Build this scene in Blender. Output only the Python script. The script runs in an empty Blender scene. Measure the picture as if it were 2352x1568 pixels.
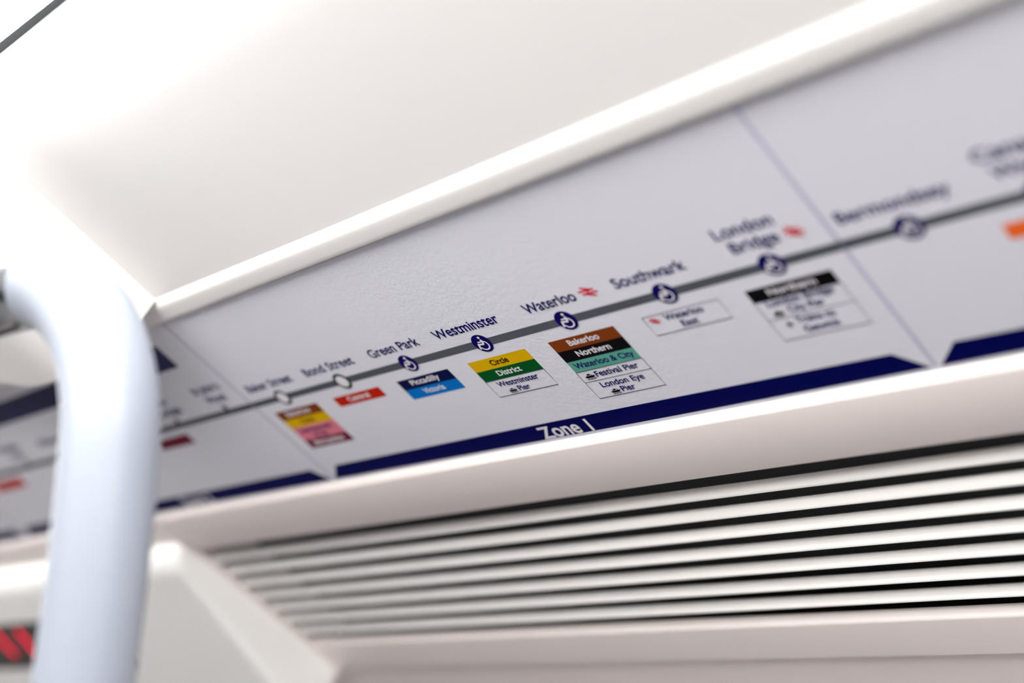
import bpy, bmesh, math
from mathutils import Vector, Matrix

scene = bpy.context.scene
COL = scene.collection

# ------------------------------------------------------------------ frame of the place
# The sloping cove of the carriage has its own axes: u along the car, v down the slope,
# w into the wall (all in units of S metres). World: X along the car, Y to the wall, Z up.
S = 0.08
DV, DW = 0.534261, -0.845319          # gravity expressed in (v, w)
Z0 = 1.85


def M(u, v, w=0.0):
    return Vector((S * u, S * (-DW * v + DV * w), S * (-DV * v - DW * w) + Z0))


def MD(u, v, w):
    return Vector((u, -DW * v + DV * w, -DV * v - DW * w))


def W(x, y, z):                         # world units -> metres
    return Vector((S * x, S * y, S * z + Z0))


# ------------------------------------------------------------------ camera
cam_d = bpy.data.cameras.new('camera')
cam = bpy.data.objects.new('camera', cam_d)
COL.objects.link(cam)
right = MD(0.662718, 0.629469, 0.405677)
down = MD(-0.176893, 0.657973, -0.731970)
fwd = MD(-0.727677, 0.413328, 0.547399)
pos = M(6.34456, -3.84156, -5.15460)
m3 = Matrix((right, -down, -fwd)).transposed()
cam.matrix_world = Matrix.Translation(pos) @ m3.to_4x4()
cam_d.sensor_width = 36.0
cam_d.lens = 3305.79 * 36.0 / 2352.0
cam_d.clip_start = 0.01
cam_d.dof.use_dof = True
cam_d.dof.focus_distance = 9.5 * S
cam_d.dof.aperture_fstop = 2.87
scene.camera = cam

# ------------------------------------------------------------------ light settings
LAMP_STRENGTH = 11.2
world = bpy.data.worlds.new('carriage_air')
scene.world = world
world.use_nodes = True
world.node_tree.nodes['Background'].inputs[0].default_value = (1.0, 0.98, 0.96, 1)
world.node_tree.nodes['Background'].inputs[1].default_value = 0.05
vs = scene.view_settings
vs.view_transform = 'Standard'
vs.look = 'None'
vs.gamma = 1.0
vs.use_curve_mapping = False
vs.exposure = 0.0
LAMP_DEPTH = 1.22


# ------------------------------------------------------------------ materials
def lin(c):
    def f(x):
        x /= 255.0
        return x / 12.92 if x <= 0.04045 else ((x + 0.055) / 1.055) ** 2.4
    return (f(c[0]), f(c[1]), f(c[2]), 1.0)


MATS = {}


def mat(name, rgb, rough=0.5, metal=0.0, bump=0.0, bscale=400.0, var=0.0, spec=0.5, coat=0.0):
    m = bpy.data.materials.new(name)
    m.use_nodes = True
    nt = m.node_tree
    b = nt.nodes['Principled BSDF']
    b.inputs['Base Color'].default_value = lin(rgb)
    b.inputs['Roughness'].default_value = rough
    b.inputs['Metallic'].default_value = metal
    b.inputs['Specular IOR Level'].default_value = spec
    b.inputs['Coat Weight'].default_value = coat
    tc = nt.nodes.new('ShaderNodeTexCoord')
    if var > 0:
        n = nt.nodes.new('ShaderNodeTexNoise')
        n.inputs['Scale'].default_value = 18.0
        n.inputs['Detail'].default_value = 4.0
        nt.links.new(tc.outputs['Object'], n.inputs['Vector'])
        r = nt.nodes.new('ShaderNodeMapRange')
        r.inputs['To Min'].default_value = 1.0 - var
        r.inputs['To Max'].default_value = 1.0 + var
        nt.links.new(n.outputs['Fac'], r.inputs['Value'])
        mx = nt.nodes.new('ShaderNodeMix')
        mx.data_type = 'RGBA'
        mx.blend_type = 'MULTIPLY'
        mx.inputs[0].default_value = 1.0
        mx.inputs[6].default_value = lin(rgb)
        nt.links.new(r.outputs['Result'], mx.inputs[7])
        nt.links.new(mx.outputs[2], b.inputs['Base Color'])
    if bump > 0:
        n = nt.nodes.new('ShaderNodeTexNoise')
        n.inputs['Scale'].default_value = bscale
        n.inputs['Detail'].default_value = 3.0
        nt.links.new(tc.outputs['Object'], n.inputs['Vector'])
        bp = nt.nodes.new('ShaderNodeBump')
        bp.inputs['Strength'].default_value = bump
        bp.inputs['Distance'].default_value = 0.0003
        nt.links.new(n.outputs['Fac'], bp.inputs['Height'])
        nt.links.new(bp.outputs['Normal'], b.inputs['Normal'])
    MATS[name] = m
    return m


def emit(name, rgb, strength):
    m = bpy.data.materials.new(name)
    m.use_nodes = True
    nt = m.node_tree
    nt.nodes.clear()
    e = nt.nodes.new('ShaderNodeEmission')
    o = nt.nodes.new('ShaderNodeOutputMaterial')
    e.inputs[0].default_value = lin(rgb)
    e.inputs[1].default_value = strength
    nt.links.new(e.outputs[0], o.inputs[0])
    MATS[name] = m
    return m


mat('cream', (233, 230, 228), 0.38, bump=0.15, bscale=260, var=0.012)
mat('cream_fascia', (242, 233, 229), 0.42, bump=0.12, bscale=500, var=0.012)
mat('cream_gloss', (234, 231, 228), 0.28)
mat('housing_paint', (253, 252, 250), 0.38)
mat('slat_paint', (242, 239, 236), 0.35)
mat('laminate', (220, 220, 230), 0.42, bump=0.8, bscale=420, var=0.01)
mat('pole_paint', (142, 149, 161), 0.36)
mat('steel', (176, 182, 190), 0.18, metal=1.0)
mat('rubber', (30, 34, 36), 0.7, spec=0.2)
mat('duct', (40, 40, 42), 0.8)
mat('screen_black', (14, 11, 12), 0.35)
emit('led_red', (255, 0, 60), 1.9)
emit('diffuser', (255, 253, 250), LAMP_STRENGTH)
mat('floor_vinyl', (120, 122, 130), 0.55, var=0.05)
mat('wall_lower', (205, 200, 196), 0.45)
mat('dark_glass', (26, 28, 34), 0.08)
for n, c in {
    'ink_navy': (14, 6, 86), 'ink_band': (0, 3, 74), 'ink_grey': (82, 85, 94), 'ink_black': (10, 9, 12),
    'ink_white': (226, 222, 228), 'ink_brown': (122, 56, 16), 'ink_teal': (88, 156, 142),
    'ink_yellow': (212, 167, 0), 'ink_green': (0, 78, 30), 'ink_piccadilly': (6, 14, 62),
    'ink_blue': (0, 108, 190), 'ink_red': (184, 30, 10), 'ink_pink': (216, 122, 140),
    'ink_maroon': (112, 26, 52), 'ink_orange': (232, 104, 40), 'ink_rail': (216, 26, 50),
    'ink_lilac': (188, 186, 208), 'ink_line': (60, 52, 70), 'ink_header': (52, 54, 88),
    'ink_ring': (34, 46, 32),
}.items():
    mat(n, c, 0.42, bump=0.5, bscale=420, spec=0.03)


# ------------------------------------------------------------------ helpers
def link(name, me, m=None, parent=None, smooth=None):
    o = bpy.data.objects.new(name, me)
    COL.objects.link(o)
    if m:
        me.materials.append(MATS[m])
    if parent is not None:
        o.parent = parent
    if smooth is not None:
        for p in me.polygons:
            p.use_smooth = True
        me.set_sharp_from_angle(angle=math.radians(smooth))
    return o


def tag(o, label=None, cat=None, group=None, kind=None):
    if label:
        o['label'] = label
    if cat:
        o['category'] = cat
    if group:
        o['group'] = group
    if kind:
        o['kind'] = kind
    return o


def empty(name, loc):
    o = bpy.data.objects.new(name, None)
    COL.objects.link(o)
    o.location = loc
    o.empty_display_size = 0.02
    return o


def local(o, parent):
    """keep the mesh where it was built when its thing's Empty stands elsewhere"""
    o.parent = parent
    base = Vector((0, 0, 0))
    p = parent
    while p is not None:
        base += p.location
        p = p.parent
    if base.length > 0 and o.type == 'MESH':
        o.data.transform(Matrix.Translation(-base))
    return o


def mesh(name, verts, faces, m, parent=None, smooth=None, bevel=None, weld=False):
    bm = bmesh.new()
    vs_ = [bm.verts.new(v) for v in verts]
    for f in faces:
        try:
            bm.faces.new([vs_[i] for i in f])
        except ValueError:
            pass
    if weld:
        bmesh.ops.remove_doubles(bm, verts=bm.verts, dist=1e-6)
    bmesh.ops.recalc_face_normals(bm, faces=bm.faces)
    if bevel:
        es = [e for e in bm.edges if e.is_manifold and e.calc_face_angle(0) > math.radians(bevel[2])]
        bmesh.ops.bevel(bm, geom=es, offset=bevel[0], segments=bevel[1], profile=0.5, affect='EDGES', clamp_overlap=True)
    me = bpy.data.meshes.new(name)
    bm.to_mesh(me)
    bm.free()
    o = link(name, me, m, None, smooth)
    if parent is not None:
        local(o, parent)
    return o


def extrude_u(name, prof, u0, u1, m, parent=None, smooth=30, bevel=None, mapf=M):
    n = len(prof)
    verts = [mapf(u0, v, w) for v, w in prof] + [mapf(u1, v, w) for v, w in prof]
    faces = [(i, (i + 1) % n, n + (i + 1) % n, n + i) for i in range(n)]
    faces += [tuple(range(n))[::-1], tuple(range(n, 2 * n))]
    return mesh(name, verts, faces, m, parent, smooth, bevel)


def extrude_v(name, prof, v0, v1, m, parent=None, smooth=30, bevel=None):
    n = len(prof)
    verts = [M(u, v0, w) for u, w in prof] + [M(u, v1, w) for u, w in prof]
    faces = [(i, (i + 1) % n, n + (i + 1) % n, n + i) for i in range(n)]
    faces += [tuple(range(n))[::-1], tuple(range(n, 2 * n))]
    return mesh(name, verts, faces, m, parent, smooth, bevel)


def arc(cx, cy, r, a0, a1, n):
    return [(cx + r * math.cos(math.radians(a0 + (a1 - a0) * i / n)),
             cy + r * math.sin(math.radians(a0 + (a1 - a0) * i / n))) for i in range(n + 1)]


def catmull(pts, k=8):
    out = []
    P = [pts[0]] + list(pts) + [pts[-1]]
    for i in range(1, len(P) - 2):
        p0, p1, p2, p3 = P[i - 1], P[i], P[i + 1], P[i + 2]
        for j in range(k):
            t = j / k
            out.append(tuple(0.5 * (2 * b + (c - a) * t + (2 * a - 5 * b + 4 * c - d) * t * t + (-a + 3 * b - 3 * c + d) * t ** 3)
                             for a, b, c, d in zip(p0, p1, p2, p3)))
    out.append(tuple(pts[-1]))
    return out


# ------------------------------------------------------------------ carriage shell
UL, UR = -42.0, 42.0
YC = -8.5                              # centre line of the car (world units)
FZ = -Z0 / S                            # floor

tag(mesh('floor', [W(UL, 3.6, FZ), W(UR, 3.6, FZ), W(UR, 2 * YC - 3.6, FZ), W(UL, 2 * YC - 3.6, FZ),
                   W(UL, 3.6, FZ - 0.4), W(UR, 3.6, FZ - 0.4), W(UR, 2 * YC - 3.6, FZ - 0.4), W(UL, 2 * YC - 3.6, FZ - 0.4)],
         [(0, 1, 2, 3), (4, 5, 6, 7), (0, 1, 5, 4), (1, 2, 6, 5), (2, 3, 7, 6), (3, 0, 4, 7)], 'floor_vinyl'),
    'grey vinyl floor of the train carriage', 'floor', kind='structure')

# sloping ceiling panel between light and bead, with the middle and far ceiling as parts
ceiling = extrude_u('ceiling', [(-3.30, 0.0), (-1.00, 0.0), (-1.00, 0.25), (-3.30, 0.25)], UL, UR, 'cream')
tag(ceiling, 'smooth cream sloping ceiling panel above the route diagram', 'ceiling', kind='structure')


def slab_w(name, pts, m, parent=None):
    """a slab along the car from a (y, z) outline in world units"""
    n = len(pts)
    verts = [W(UL, y, z) for y, z in pts] + [W(UR, y, z) for y, z in pts]
    faces = [(i, (i + 1) % n, n + (i + 1) % n, n + i) for i in range(n)]
    faces += [tuple(range(n))[::-1], tuple(range(n, 2 * n))]
    return mesh(name, verts, faces, m, parent, 30)


def yz(v, w):
    q = MD(0, v, w)
    return q.y, q.z


yd, zd = yz(-6.52, 0.0)                 # inner edge of the near lamp
slab_w('ceiling_centre', [(yd, zd + 0.05), (2 * YC - yd, zd + 0.05), (2 * YC - yd, zd + 0.5), (yd, zd + 0.5)], 'cream', ceiling)
a_, b_ = yz(-3.30, 0.0), yz(4.6, 0.0)
slab_w('far_cove', [(2 * YC - a_[0], a_[1]), (2 * YC - b_[0], b_[1]), (2 * YC - b_[0] - 0.3, b_[1] + 0.3), (2 * YC - a_[0] - 0.3, a_[1] + 0.3)], 'cream', ceiling)

# near wall: sloping panel under the grille, then down to the floor
b0, b1 = yz(3.60, 0.045), yz(4.9, 0.045)
wl = slab_w('wall_left', [b0, b1, (b1[0], FZ), (b1[0] + 0.4, FZ), (b1[0] + 0.4, b1[1]), (b0[0] + 0.2, b0[1] + 0.3)], 'cream_fascia')
tag(wl, 'plain cream wall panel below the air grille', 'wall', kind='structure')
wr = slab_w('wall_right', [(2 * YC - b_[0], b_[1]), (2 * YC - b_[0], FZ), (2 * YC - b_[0] - 0.4, FZ), (2 * YC - b_[0] - 0.4, b_[1])], 'wall_lower')
tag(wr, 'pale wall on the other side of the carriage', 'wall', kind='structure')
slab_w('window_band', [(2 * YC - b_[0] + 0.06, -2.0), (2 * YC - b_[0] + 0.06, -12.0), (2 * YC - b_[0] - 0.1, -12.0), (2 * YC - b_[0] - 0.1, -2.0)], 'dark_glass', wr)
slab_w('window_band', [(b1[0] - 0.06, -3.6), (b1[0] - 0.06, -12.0), (b1[0] + 0.1, -12.0), (b1[0] + 0.1, -3.6)], 'dark_glass', wl)
for nm, x in (('wall_back', UL), ('wall_front', UR)):
    y0, y1, zt = 4.2, 2 * YC - 4.2, zd + 0.6
    dx = 0.4 if x > 0 else -0.4
    tag(mesh(nm, [W(x, y0, FZ), W(x, y1, FZ), W(x, y1, zt), W(x, y0, zt), W(x + dx, y0, FZ), W(x + dx, y1, FZ), W(x + dx, y1, zt), W(x + dx, y0, zt)],
             [(0, 1, 2, 3), (4, 5, 6, 7), (0, 1, 5, 4), (1, 2, 6, 5), (2, 3, 7, 6), (3, 0, 4, 7)], 'wall_lower'),
        'pale end wall of the carriage', 'wall', kind='structure')

# ------------------------------------------------------------------ lamps
def lamp(name, mirror, spans, label):
    root = empty(name, Vector((0, 0, 0)))

    def mp(u, v, w):
        q = M(u, v, w)
        if mirror:
            q.y = 2 * YC * S - q.y
        return q
    prof = [(-3.352 - 1.55 + 1.55 * math.cos(math.radians(a)), -LAMP_DEPTH * math.sin(math.radians(a))) for a in range(0, 181, 10)]
    for a, b in spans:
        extrude_u('diffuser', prof + [(-6.45, 0.06), (-3.352, 0.06)], a, b, 'diffuser', root, 40, mapf=mp)
    extrude_u('gasket', [(-3.352, -0.008), (-3.302, -0.008), (-3.302, 0.2), (-3.352, 0.2)], UL, UR, 'rubber', root, 30, mapf=mp)
    extrude_u('tray', [(-6.60, 0.07), (-3.36, 0.07), (-3.36, 0.3), (-6.60, 0.3)], UL, UR, 'cream', root, 30, mapf=mp)
    tag(root, label, 'light', 'ceiling strip lights')
    return root


lamp('ceiling_light', False, [(-3.2, UR - 1), (UL + 1, -6.0)], 'glowing white strip light at the top edge beyond a dark joint')
lamp('ceiling_light', True, [(-7.0, UR - 1)], 'white strip light on the far side of the carriage ceiling')

# ------------------------------------------------------------------ bead along the lower edge of the ceiling panel
bead = [(-1.230, 0.02), (-1.228, -0.001), (-1.222, -0.004), (-1.176, -0.031), (-1.166, -0.035), (-1.150, -0.037), (-1.12, -0.037),
        (-1.06, -0.035), (-1.030, -0.033), (-1.022, -0.029), (-1.019, -0.022), (-1.022, -0.010), (-1.035, 0.02)]
tag(extrude_u('trim_1', bead, UL, UR, 'cream_gloss', smooth=40), 'rounded glossy cream bead between ceiling panel and route diagram', 'trim', kind='structure')

# ------------------------------------------------------------------ fascia under the diagram
fas = [(0.99, 0.10), (0.994, 0.002), (1.000, -0.004), (1.043, -0.038), (1.050, -0.042), (1.060, -0.0435),
       (1.518, -0.050), (1.528, -0.047), (1.532, -0.038), (1.533, 0.0), (1.533, 0.16), (1.40, 0.16)]
tag(extrude_u('trim_2', fas, -6.64, UR, 'cream_fascia', smooth=35), 'long cream fascia strip between route diagram and air grille', 'trim', kind='structure')
tag(extrude_u('trim_3', fas, UL, -6.67, 'cream_fascia', smooth=35), 'cream fascia strip continuing behind the pole on the left', 'trim', kind='structure')

# ------------------------------------------------------------------ air grille
G0, G1 = -6.78, UR
grille = empty('air_grille', M(0, 2.4, 0))
tag(grille, 'cream louvred air grille with dark slots under the fascia', 'grille')
PITCH = 0.2117


def slat_prof(vb):
    face = [(vb - 0.060, 0.064), (vb - 0.053, 0.050), (vb - 0.042, 0.034), (vb - 0.030, 0.019), (vb - 0.018, 0.008), (vb - 0.008, 0.001), (vb, 0.001)]
    back = [(vb, 0.012), (vb - 0.02, 0.045), (vb - 0.05, 0.078)]
    return face + back


first = None
for k in range(7):
    vb = 1.80 + PITCH * k
    if first is None:
        first = extrude_u('slat', slat_prof(vb), G0, G1, 'slat_paint', grille, 50)
    else:
        o = first.copy()
        COL.objects.link(o)
        o.location = MD(0, PITCH * k, 0) * S
vb = 1.80 + PITCH * 7
extrude_u('lower_frame', slat_prof(vb)[:5] + [(vb - 0.006, 0.0), (vb + 0.01, -0.003), (3.695, 0.0), (3.705, 0.008), (3.705, 0.044), (3.30, 0.044)], G0, G1, 'cream_fascia', grille, 35)
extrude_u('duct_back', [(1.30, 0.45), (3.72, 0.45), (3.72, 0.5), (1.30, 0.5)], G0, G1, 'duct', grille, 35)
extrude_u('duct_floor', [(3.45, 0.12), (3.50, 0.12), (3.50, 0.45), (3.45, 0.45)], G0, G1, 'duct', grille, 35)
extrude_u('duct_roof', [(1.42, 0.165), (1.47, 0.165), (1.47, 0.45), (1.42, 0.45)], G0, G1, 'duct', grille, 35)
extrude_u('end_plate', [(1.50, -0.01), (3.74, -0.01), (3.74, 0.5), (1.50, 0.5)], G0 - 0.06, G0 + 0.03, 'cream_fascia', grille, 35)

# ------------------------------------------------------------------ information display housing
disp = empty('information_display', M(-8, 2.4, 0))
tag(disp, 'cream rounded housing with red dot-matrix display behind the pole', 'display')
fm = (-0.58 + 0.295) / (3.1 - 1.67)


def face_w(v):
    return -0.295 + fm * (v - 1.67)


hp = [(1.40, 0.25), (1.375, 0.05), (1.375, -0.02), (1.39, -0.09), (1.42, -0.155), (1.465, -0.215), (1.53, -0.262), (1.60, -0.285), (1.68, face_w(1.68)),
      (3.55, face_w(3.55)), (3.68, -0.66), (3.77, -0.58), (3.80, -0.46), (3.80, 0.05), (3.80, 0.25)]
fine = []
for k in range(len(hp) - 1):                       # subdivide the long runs of the outline
    a, b = hp[k], hp[k + 1]
    m_ = max(1, int(math.hypot(b[0] - a[0], b[1] - a[1]) / 0.25))
    fine += [(a[0] + (b[0] - a[0]) * q / m_, a[1] + (b[1] - a[1]) * q / m_) for q in range(m_)]
hp = fine + [hp[-1]]
n_ = len(hp)


def inset(k, d):
    if k == 0 or k == n_ - 1:
        return hp[k]
    a, b = hp[k - 1], hp[k + 1]
    dx, dy = b[0] - a[0], b[1] - a[1]
    L = math.hypot(dx, dy)
    return (hp[k][0] - dy / L * d, hp[k][1] + dx / L * d)


# right end: rounded by insetting the outline in steps
RR = 0.09
steps = [(-6.84, RR)] + [(-6.84 - RR * (1 - math.cos(t)), RR * (1 - math.sin(t))) for t in [math.pi / 2 * q / 7 for q in range(1, 8)]]
verts, faces = [], []
rings = [[M(u, *inset(k, d)) for k in range(n_)] for u, d in steps] + [[M(UL, *p) for p in hp]]
for r in rings:
    verts += r
for i in range(len(rings) - 1):
    for j in range(n_):
        faces.append((i * n_ + j, i * n_ + (j + 1) % n_, (i + 1) * n_ + (j + 1) % n_, (i + 1) * n_ + j))
faces.append(tuple(range(n_)))
faces.append(tuple(range((len(rings) - 1) * n_, len(rings) * n_)))
mesh('housing', verts, faces, 'housing_paint', disp, 60)


def on_face(u, v, out):
    return M(u, v, face_w(v) - out)


def face_box(name, u0, u1, v0, v1, out, m, parent, back=0.02):
    q = [on_face(u0, v0, out), on_face(u1, v0, out), on_face(u1, v1, out), on_face(u0, v1, out),
         on_face(u0, v0, -back), on_face(u1, v0, -back), on_face(u1, v1, -back), on_face(u0, v1, -back)]
    return mesh(name, q, [(0, 1, 2, 3), (4, 5, 6, 7), (0, 1, 5, 4), (1, 2, 6, 5), (2, 3, 7, 6), (3, 0, 4, 7)], m, parent)


screen = face_box('screen', -26.0, -9.4, 2.04, 2.80, 0.006, 'screen_black', disp)
# red letters made of short upright strokes, as lit dots run together
for uc in (-12.42, -11.72):
    dots = []
    vv, ff = [], []
    for k in range(5):
        v = 2.19 + k * 0.085
        c = len(vv)
        ring = [on_face(uc + 0.06 * math.cos(t), v + 0.048 * math.sin(t), 0.012) for t in [i * math.pi / 4 for i in range(8)]]
        vv += ring + [p + (ring[0] - on_face(uc + 0.06, v, 0.002)) * -1 for p in ring]
        ff.append(tuple(range(c, c + 8)))
        ff += [(c + i, c + (i + 1) % 8, c + 8 + (i + 1) % 8, c + 8 + i) for i in range(8)]
    mesh('lit_stroke', vv, ff, 'led_red', screen)

# ------------------------------------------------------------------ moulded cover over the end of the ceiling panel
hump = catmull([(-3.415, -0.20), (-3.425, -0.245), (-3.47, -0.285), (-3.62, -0.36), (-3.95, -0.53), (-4.38, -0.63), (-5.0, -0.56), (-5.9, -0.34), (-7.2, -0.22), (-9.5, -0.16), (-14.0, -0.15)], 6)
hp2 = [(-3.415, -0.001)] + hump + [(-14.0, -0.001)]
cover = extrude_v('moulded_cover', hp2, -1.215, -3.30, 'cream', None, 35)
tag(cover, 'smooth cream moulded cover bulging over the ceiling behind the pole top', 'cover')

# ------------------------------------------------------------------ grab pole: an inverted U of bent tube
PX, PY, PZT, RB, PR, PHI, BOW = -0.334, -2.7938, -0.0789, 0.9948, 0.2453, -0.1345, 0.0508
dh = Vector((-math.cos(PHI), math.sin(PHI), 0))
path = []
zlow = FZ - (PZT - RB)
for i in range(60):
    z = zlow + (0 - zlow) * i / 59
    zz = max(z, -2.4)
    off = BOW * zz * zz
    if z < -2.4:
        off += 2 * BOW * 2.4 * (1 - math.exp(-( -2.4 - z) / 1.0)) * 1.0
    path.append(Vector((PX, PY, PZT - RB + z)) + dh * off)
BEND = []
for i in range(1, 41):
    t = math.pi / 2 * i / 40
    (path if i <= 33 else BEND).append(Vector((PX, PY, PZT - RB)) + dh * RB * (1 - math.cos(t)) + Vector((0, 0, RB * math.sin(t))))
ENDA = BEND[-1].copy()
LEN = 5.5


def tube(name, pts, r, m, parent, seg=40, caps=True):
    verts, faces = [], []
    n = len(pts)
    side = Vector((dh.y, -dh.x, 0))
    for i, p in enumerate(pts):
        tg = (pts[min(i + 1, n - 1)] - pts[max(i - 1, 0)]).normalized()
        nn = side.cross(tg).normalized()
        rr = r[i] if isinstance(r, list) else r
        for k in range(seg):
            a = 2 * math.pi * k / seg
            q = p + (side * math.cos(a) + nn * math.sin(a)) * rr
            verts.append(W(q.x, q.y, q.z))
    for i in range(n - 1):
        for k in range(seg):
            faces.append((i * seg + k, i * seg + (k + 1) % seg, (i + 1) * seg + (k + 1) % seg, (i + 1) * seg + k))
    if caps:
        faces.append(tuple(range(seg)))
        faces.append(tuple(range((n - 1) * seg, n * seg)))
    return mesh(name, verts, faces, m, parent, 40)


pole = empty('grab_pole', W(path[0].x, path[0].y, FZ))
tag(pole, 'white bent tube grab pole in front of the panels on the left', 'pole')
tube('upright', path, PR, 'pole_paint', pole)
spts = [path[-2], path[-1]] + BEND + [ENDA + dh * x for x in (0.3, 1.0, 2.5, LEN - 0.02, LEN)]
tube('steel_sleeve', spts, [PR - 0.02, PR - 0.010] + [PR - 0.008] * (len(spts) - 2), 'steel', pole)
far = [ENDA + dh * LEN + (dh * RB * math.sin(t) + Vector((0, 0, -RB * (1 - math.cos(t))))) for t in [math.pi / 2 * i / 24 for i in range(25)]]
far += [far[-1] + Vector((0, 0, (FZ - far[-1].z) * i / 12)) for i in range(1, 13)]
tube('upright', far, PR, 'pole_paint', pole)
for b in (path[0], far[-1]):
    ring = [Vector((b.x, b.y, FZ + z)) for z in (0.0, 0.06, 0.10, 0.16)]
    tube_pts = ring
    vv, ff = [], []
    for i, (p, r) in enumerate(zip(ring, (0.5, 0.5, 0.46, 0.26))):
        for k in range(32):
            a = 2 * math.pi * k / 32
            vv.append(W(p.x + r * math.cos(a), p.y + r * math.sin(a), p.z))
    for i in range(3):
        for k in range(32):
            ff.append((i * 32 + k, i * 32 + (k + 1) % 32, (i + 1) * 32 + (k + 1) % 32, (i + 1) * 32 + k))
    ff += [tuple(range(32)), tuple(range(96, 128))]
    mesh('floor_flange', vv, ff, 'steel', pole, 40)

# ------------------------------------------------------------------ route diagram
diag = extrude_u('route_diagram', [(-1.10, 0.0), (1.02, 0.0), (1.02, 0.03), (-1.10, 0.03)], -30.0, 24.0, 'laminate')
# keep the bead and ceiling off the sheet: the sheet lies in its own recess
tag(diag, 'white route diagram panel with grey line, station names and coloured boxes', 'route diagram')
L1, L2, L3, L4 = -0.0012, -0.0022, -0.0032, -0.0042


def poly(name, pts, w, m, parent):
    return mesh(name, [M(u, v, w) for u, v in pts], [tuple(range(len(pts)))], m, parent)


def rect(name, u0, u1, v0, v1, w, m, parent):
    return poly(name, [(u0, v0), (u1, v0), (u1, v1), (u0, v1)], w, m, parent)


def strokes(name, lines, w, m, parent, discs=()):
    """flat printed strokes: (points, half width) lists joined into one mark"""
    vv, ff = [], []
    for pts, h in lines:
        n = len(pts)
        c = len(vv)
        for i, p in enumerate(pts):
            a, b = pts[max(i - 1, 0)], pts[min(i + 1, n - 1)]
            dx, dy = b[0] - a[0], b[1] - a[1]
            L = math.hypot(dx, dy) or 1
            nx, ny = -dy / L * h, dx / L * h
            if 0 < i < n - 1:                       # mitre
                d1 = Vector((p[0] - a[0], p[1] - a[1])).normalized()
                d2 = Vector((b[0] - p[0], b[1] - p[1])).normalized()
                cs = max(0.45, math.sqrt(max(0, (1 + d1.dot(d2)) / 2)))
                nx, ny = nx / cs, ny / cs
            vv += [(p[0] + nx, p[1] + ny), (p[0] - nx, p[1] - ny)]
        ff += [(c + 2 * i, c + 2 * i + 1, c + 2 * i + 3, c + 2 * i + 2) for i in range(n - 1)]
    for x, y, r in discs:
        c = len(vv)
        vv += [(x + r * math.cos(2 * math.pi * k / 24), y + r * math.sin(2 * math.pi * k / 24)) for k in range(24)]
        ff.append(tuple(range(c, c + 24)))
    return mesh(name, [M(u, v, w) for u, v in vv], ff, m, parent)


def disc(name, u, v, r, w, m, parent, n=64, r2=None):
    return poly(name, [(u + r * math.cos(2 * math.pi * k / n), v + (r2 or r) * math.sin(2 * math.pi * k / n)) for k in range(n)], w, m, parent)


def font_mesh(s, offset):
    cu = bpy.data.curves.new('lettering', 'FONT')
    cu.body = s
    cu.offset = offset
    cu.resolution_u = 6
    ob = bpy.data.objects.new('lettering', cu)
    COL.objects.link(ob)
    bpy.context.view_layer.update()
    dg = bpy.context.evaluated_depsgraph_get()
    me = bpy.data.meshes.new_from_object(ob.evaluated_get(dg))
    bpy.data.objects.remove(ob)
    bpy.data.curves.remove(cu)
    vs_ = [tuple(v.co[:2]) for v in me.vertices]
    fs = [tuple(p.vertices) for p in me.polygons]
    bpy.data.meshes.remove(me)
    return vs_, fs


CAP = max(v[1] for v in font_mesh('H', 0)[0])
LSTEM = [v[0] for v in font_mesh('l', 0)[0]]
LW = max(LSTEM) - min(LSTEM)


GLYPH = {}


def glyph(ch, weight):
    k = (ch, weight)
    if k not in GLYPH:
        GLYPH[k] = font_mesh(ch, weight)
    return GLYPH[k]


XH = max(v[1] for v in font_mesh('x', 0)[0])
XH2 = 0.735 * CAP                        # the sign lettering has a tall x-height


def text(name, s, u0, u1, base, cap, m, parent, w=L2, weight=0.022):
    """lettering from u0 to u1 on a baseline; lower case is tall and l carries a small foot"""
    vs_, fs = [], []
    for i, ch in enumerate(s):
        if ch == ' ':
            continue
        gv, gf = glyph(ch, weight)
        gx0, gx1 = min(v[0] for v in gv), max(v[0] for v in gv)
        right = max(v[0] for v in font_mesh(s[:i + 1], weight)[0])
        if ch == 'l':
            h = (LW + 2 * weight) / 2
            xc = gx1 - h
            pts = [(xc, 0.16)] + [(xc + 0.10 - 0.10 * math.cos(t), 0.10 + h - weight - 0.10 * math.sin(t)) for t in [math.pi / 2 * 0.85 * k / 6 for k in range(7)]]
            gv, gf = list(gv), list(gf)
            c, n = len(gv), len(pts)
            for j, p in enumerate(pts):
                a, b = pts[max(j - 1, 0)], pts[min(j + 1, n - 1)]
                dx, dy = b[0] - a[0], b[1] - a[1]
                L = math.hypot(dx, dy)
                gv += [(p[0] - dy / L * h, p[1] + dx / L * h), (p[0] + dy / L * h, p[1] - dx / L * h)]
            gf += [(c + 2 * j, c + 2 * j + 1, c + 2 * j + 3, c + 2 * j + 2) for j in range(n - 1)]
        c = len(vs_)
        for x, y in gv:
            if ch.islower() and y > 0:
                y = y * XH2 / XH if y < XH else XH2 + (y - XH) * (1.04 * CAP - XH2) / (CAP - XH)
                y = min(y, 1.06 * CAP)
            vs_.append((x + right - gx1, y))
        fs += [tuple(q + c for q in f) for f in gf]
    x0, x1 = min(v[0] for v in vs_), max(v[0] for v in vs_)
    sx = (u1 - u0) / (x1 - x0)
    sy = cap / CAP
    return mesh(name, [M(u0 + (x - x0) * sx, base - y * sy, w) for x, y in vs_], fs, m, parent)


# zone bands along the foot of the sheet
ZT, ZB = 0.812, 0.966


def band(top0, top1, bot0, bot1, words, parent):
    b = poly('zone_band', [(top0, ZT), (top1, ZT), (bot1, ZB), (bot0, ZB)], L1, 'ink_band', parent)
    if words:
        s, a, c = words
        text('zone_number', s, a, c, 0.958, 0.114, 'ink_white', b, L2, 0.022)
    return b


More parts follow.
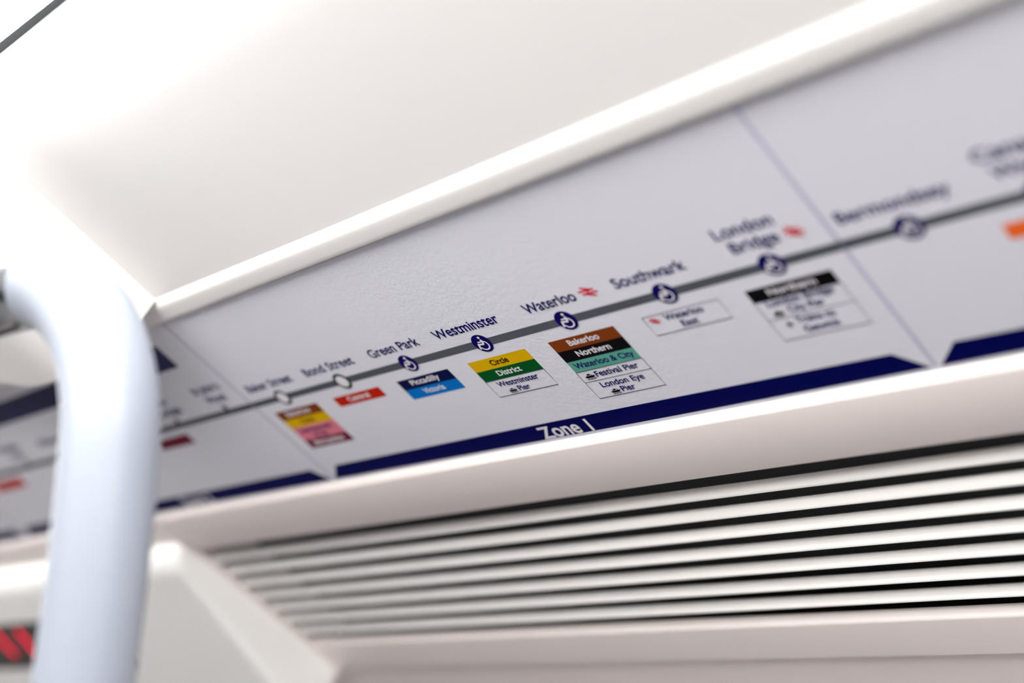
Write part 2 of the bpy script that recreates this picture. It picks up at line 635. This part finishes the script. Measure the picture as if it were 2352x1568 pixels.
band(-3.43, 1.932, -3.60, 2.10, ('Zone 1', -1.015, -0.515), diag)
band(-9.55, -3.80, -9.72, -3.66, ('Zone 2', -6.10, -5.55), diag)
band(-16.0, -9.92, -16.2, -9.78, None, diag)
band(2.322, 9.0, 2.158, 9.2, None, diag)
for u in (-3.629, 2.128, -9.75):
    rect('divider_line', u - 0.014, u + 0.014, -1.04, ZT + 0.15, L1, 'ink_lilac', diag)
# header bar at the left end of the sheet
hb = rect('header_bar', -22.0, -4.00, -0.835, -0.575, L1, 'ink_header', diag)

# the route line itself
rect('route_line', -28.0, 22.0, -0.032, 0.032, L1, 'ink_grey', diag)

ST = {'Baker': -3.183, 'Bond': -2.371, 'Green': -1.563, 'Westminster': -0.758, 'Waterloo': 0.051,
      'Southwark': 0.886, 'London': 1.671, 'Bermondsey': 2.533, 'Canada': 3.25}
R0 = 0.0827
# interchange rings
for k in ('Baker', 'Bond'):
    ring = disc('interchange_ring', ST[k], 0.0, 0.083, L2, 'ink_ring', diag)
    disc('ring_centre', ST[k], 0.0, 0.058, L3, 'ink_white', ring)
# step-free symbols
chair = [([(0.15, -0.42), (0.20, -0.18), (0.06, 0.12)], 0.10),
         ([(0.13, -0.19), (-0.36, -0.21)], 0.065),
         ([(0.10, 0.11), (-0.46, 0.03), (-0.64, 0.56)], 0.095),
         ([(0.31, -0.19), (0.45, -0.06), (0.53, 0.12), (0.53, 0.32), (0.45, 0.50), (0.31, 0.63), (0.14, 0.70), (-0.05, 0.71), (-0.24, 0.65), (-0.36, 0.54), (-0.43, 0.40)], 0.065)]
for k in ('Green', 'Westminster', 'Waterloo', 'Southwark', 'London', 'Bermondsey', 'Canada'):
    c = disc('step_free_symbol', ST[k], 0.0, R0, L2, 'ink_navy', diag)
    strokes('wheelchair_figure', [([(ST[k] + x * R0, y * R0) for x, y in p], h * R0) for p, h in chair], L3, 'ink_white', c,
            [(ST[k] + 0.15 * R0, -0.65 * R0, 0.135 * R0)])
# tick stations further up the line
for u in (-3.99, -4.80, -7.05, -7.90):
    rect('station_tick', u - 0.03, u + 0.03, -0.085, -0.03, L1, 'ink_grey', diag)

NB = -0.128
for s, a, b, base in (('Baker Street', -3.50, -2.868, NB), ('Bond Street', -2.685, -2.055, NB), ('Green Park', -1.852, -1.283, NB),
                      ('Westminster', -1.104, -0.45, NB), ('Waterloo', -0.19, 0.27, NB), ('Southwark', 0.595, 1.163, NB),
                      ('London', 1.462, 1.868, -0.254), ('Bridge', 1.503, 1.83, -0.136), ('Bermondsey', 2.197, 2.855, -0.134),
                      ('Canada', 3.035, 3.46, -0.254), ('Water', 3.075, 3.42, -0.136),
                      ('St John\u2019s', -4.19, -3.78, -0.254), ('Wood', -4.13, -3.84, -0.132),
                      ('Swiss', -4.93, -4.66, -0.254), ('Cottage', -5.00, -4.58, -0.132),
                      ('Kilburn', -7.30, -6.82, -0.20), ('Willesden', -8.22, -7.70, -0.254), ('Green', -8.10, -7.80, -0.132)):
    text('station_name', s, a, b, base, 0.077, 'ink_navy', diag, L2, 0.016)


def rail(u, v, sx, sy, parent):
    h = 0.15 * sy
    L = [([(-1.0, -0.30), (0.75, -0.30)], 0.0), ([(-0.75, 0.30), (1.0, 0.30)], 0.0),
         ([(-0.55, -1.0), (0.32, -0.30), (-0.32, 0.30), (0.55, 1.0)], 0.0)]
    return strokes('rail_symbol', [([(u + x * sx, v + y * sy) for x, y in p], h) for p, _ in L], L2, 'ink_rail', parent)


rail(0.388, -0.166, 0.072, 0.043, diag)
rail(1.932, -0.172, 0.066, 0.042, diag)


def boat(u, v, s, parent):
    """small river boat over a wave, s = half width"""
    P = [(-1.0, 0.0), (-0.62, -0.04), (-0.60, -0.20), (-0.42, -0.22), (-0.32, -0.46), (0.22, -0.46), (0.30, -0.24), (0.54, -0.22), (0.60, -0.06), (1.0, -0.12),
         (0.70, 0.32), (-0.72, 0.32)]
    o = poly('boat_symbol', [(u + x * s, v + y * s) for x, y in P], L3, 'ink_black', parent)
    wave = [(-0.85 + 1.75 * i / 14, 0.56 + 0.07 * math.sin(i * 1.35)) for i in range(15)]
    strokes('wave_mark', [([(u + x * s, v + y * s) for x, y in wave], 0.055 * s)], L3, 'ink_black', o)
    strokes('cabin_windows', [([(u + x * s, v - 0.16 * s), (u + (x + 0.13) * s, v - 0.16 * s)], 0.05 * s) for x in (-0.42, -0.18, 0.06, 0.30)], L4, 'ink_white', o)
    return o


V0, RH = 0.1336, 0.1


def box(u0, u1, rows, outline_from=None, bottom=None, rules=()):
    """interchange box: coloured rows from the top, then an outlined white part"""
    b = empty('interchange_box', Vector((0, 0, 0)))
    b.parent = diag
    for c, a, e in rows:
        rect('colour_row', u0, u1, a, e, L1, c, b)
    if outline_from is not None:
        h = 0.0022
        ls = [([(u0, outline_from), (u0, bottom), (u1, bottom), (u1, outline_from)], h)]
        ls.append(([(u0, outline_from), (u1, outline_from)], h))
        for r in rules:
            ls.append(([(u0, r), (u1, r)], h))
        strokes('outline', ls, L2, 'ink_line', b)
    return b


def label(s, u0, u1, base, parent, m='ink_navy', cap=0.047):
    return text('box_lettering', s, u0, u1, base, cap, m, parent, L2, 0.020)


b = box(-0.241, 0.347, [('ink_brown', V0, V0 + RH), ('ink_black', V0 + RH, V0 + 2 * RH), ('ink_teal', V0 + 2 * RH, V0 + 3 * RH)], V0 + 3 * RH, 0.692, (V0 + 4 * RH,))
label('Bakerloo', -0.092, 0.180, 0.203, b, 'ink_white')
label('Northern', -0.100, 0.200, 0.303, b, 'ink_white')
label('Waterloo & City', -0.205, 0.318, 0.402, b)
label('Festival Pier', -0.102, 0.276, 0.502, b)
boat(-0.155, 0.484, 0.046, b)
label('London Eye', -0.136, 0.243, 0.602, b)
label('Pier', -0.008, 0.113, 0.670, b)
boat(-0.062, 0.652, 0.043, b)

b = box(-1.050, -0.462, [('ink_yellow', V0, V0 + RH), ('ink_green', V0 + RH, V0 + 2 * RH)], V0 + 2 * RH, 0.492)
label('Circle', -0.852, -0.676, 0.204, b, 'ink_black')
label('District', -0.876, -0.640, 0.304, b, 'ink_white')
label('Westminster', -0.968, -0.560, 0.402, b)
label('Pier', -0.820, -0.706, 0.472, b)
boat(-0.876, 0.452, 0.041, b)

b = box(-1.852, -1.266, [('ink_piccadilly', V0, V0 + RH), ('ink_blue', V0 + RH, V0 + 2 * RH)])
label('Piccadilly', -1.728, -1.408, 0.201, b, 'ink_white')
label('Victoria', -1.680, -1.445, 0.300, b, 'ink_white')

b = box(-2.662, -2.075, [('ink_red', V0, V0 + RH)])
label('Central', -2.510, -2.235, 0.202, b, 'ink_white')

b = box(-3.475, -2.888, [('ink_brown', V0, V0 + RH), ('ink_yellow', V0 + RH, V0 + 2 * RH), ('ink_pink', V0 + 2 * RH, V0 + 3.5 * RH), ('ink_maroon', V0 + 3.5 * RH, V0 + 4.5 * RH)])
label('Bakerloo', -3.36, -3.03, 0.202, b, 'ink_white')
label('Circle', -3.27, -3.10, 0.302, b, 'ink_black')
label('Hammersmith', -3.40, -2.97, 0.400, b, 'ink_navy')
label('& City', -3.28, -3.10, 0.465, b, 'ink_navy')
label('Metropolitan', -3.38, -2.98, 0.552, b, 'ink_white')

b = box(0.591, 1.183, [], V0, 0.292)
rail(0.662, 0.178, 0.042, 0.026, b)
label('Waterloo', 0.742, 1.042, 0.196, b)
label('East', 0.826, 0.955, 0.268, b)

b = box(1.380, 1.968, [('ink_black', V0, V0 + RH)], V0 + RH, 0.553, (0.380,))
label('Northern', 1.512, 1.838, 0.202, b, 'ink_white')
label('London Bridge', 1.448, 1.900, 0.284, b)
label('City Pier', 1.552, 1.800, 0.352, b)
boat(1.478, 0.340, 0.040, b)
label('Trains to', 1.545, 1.806, 0.444, b)
label('Gatwick', 1.552, 1.800, 0.520, b)
PL = [(-1, 0.05), (-0.2, -0.14), (0.25, -0.9), (0.45, -0.9), (0.2, -0.14), (0.75, -0.12), (1, -0.4), (1, 0.4), (0.75, 0.12), (0.2, 0.14), (0.45, 0.9), (0.25, 0.9), (-0.2, 0.14)]
poly('aircraft_symbol', [(1.485 + 0.03 * x, 0.437 + 0.03 * y) for x, y in PL], L3, 'ink_black', b)

box(2.965, 3.552, [('ink_orange', V0, V0 + RH)])
box(-5.45, -4.87, [('ink_maroon', 0.105, 0.225)])
box(-9.15, -8.42, [('ink_red', 0.105, 0.235)])
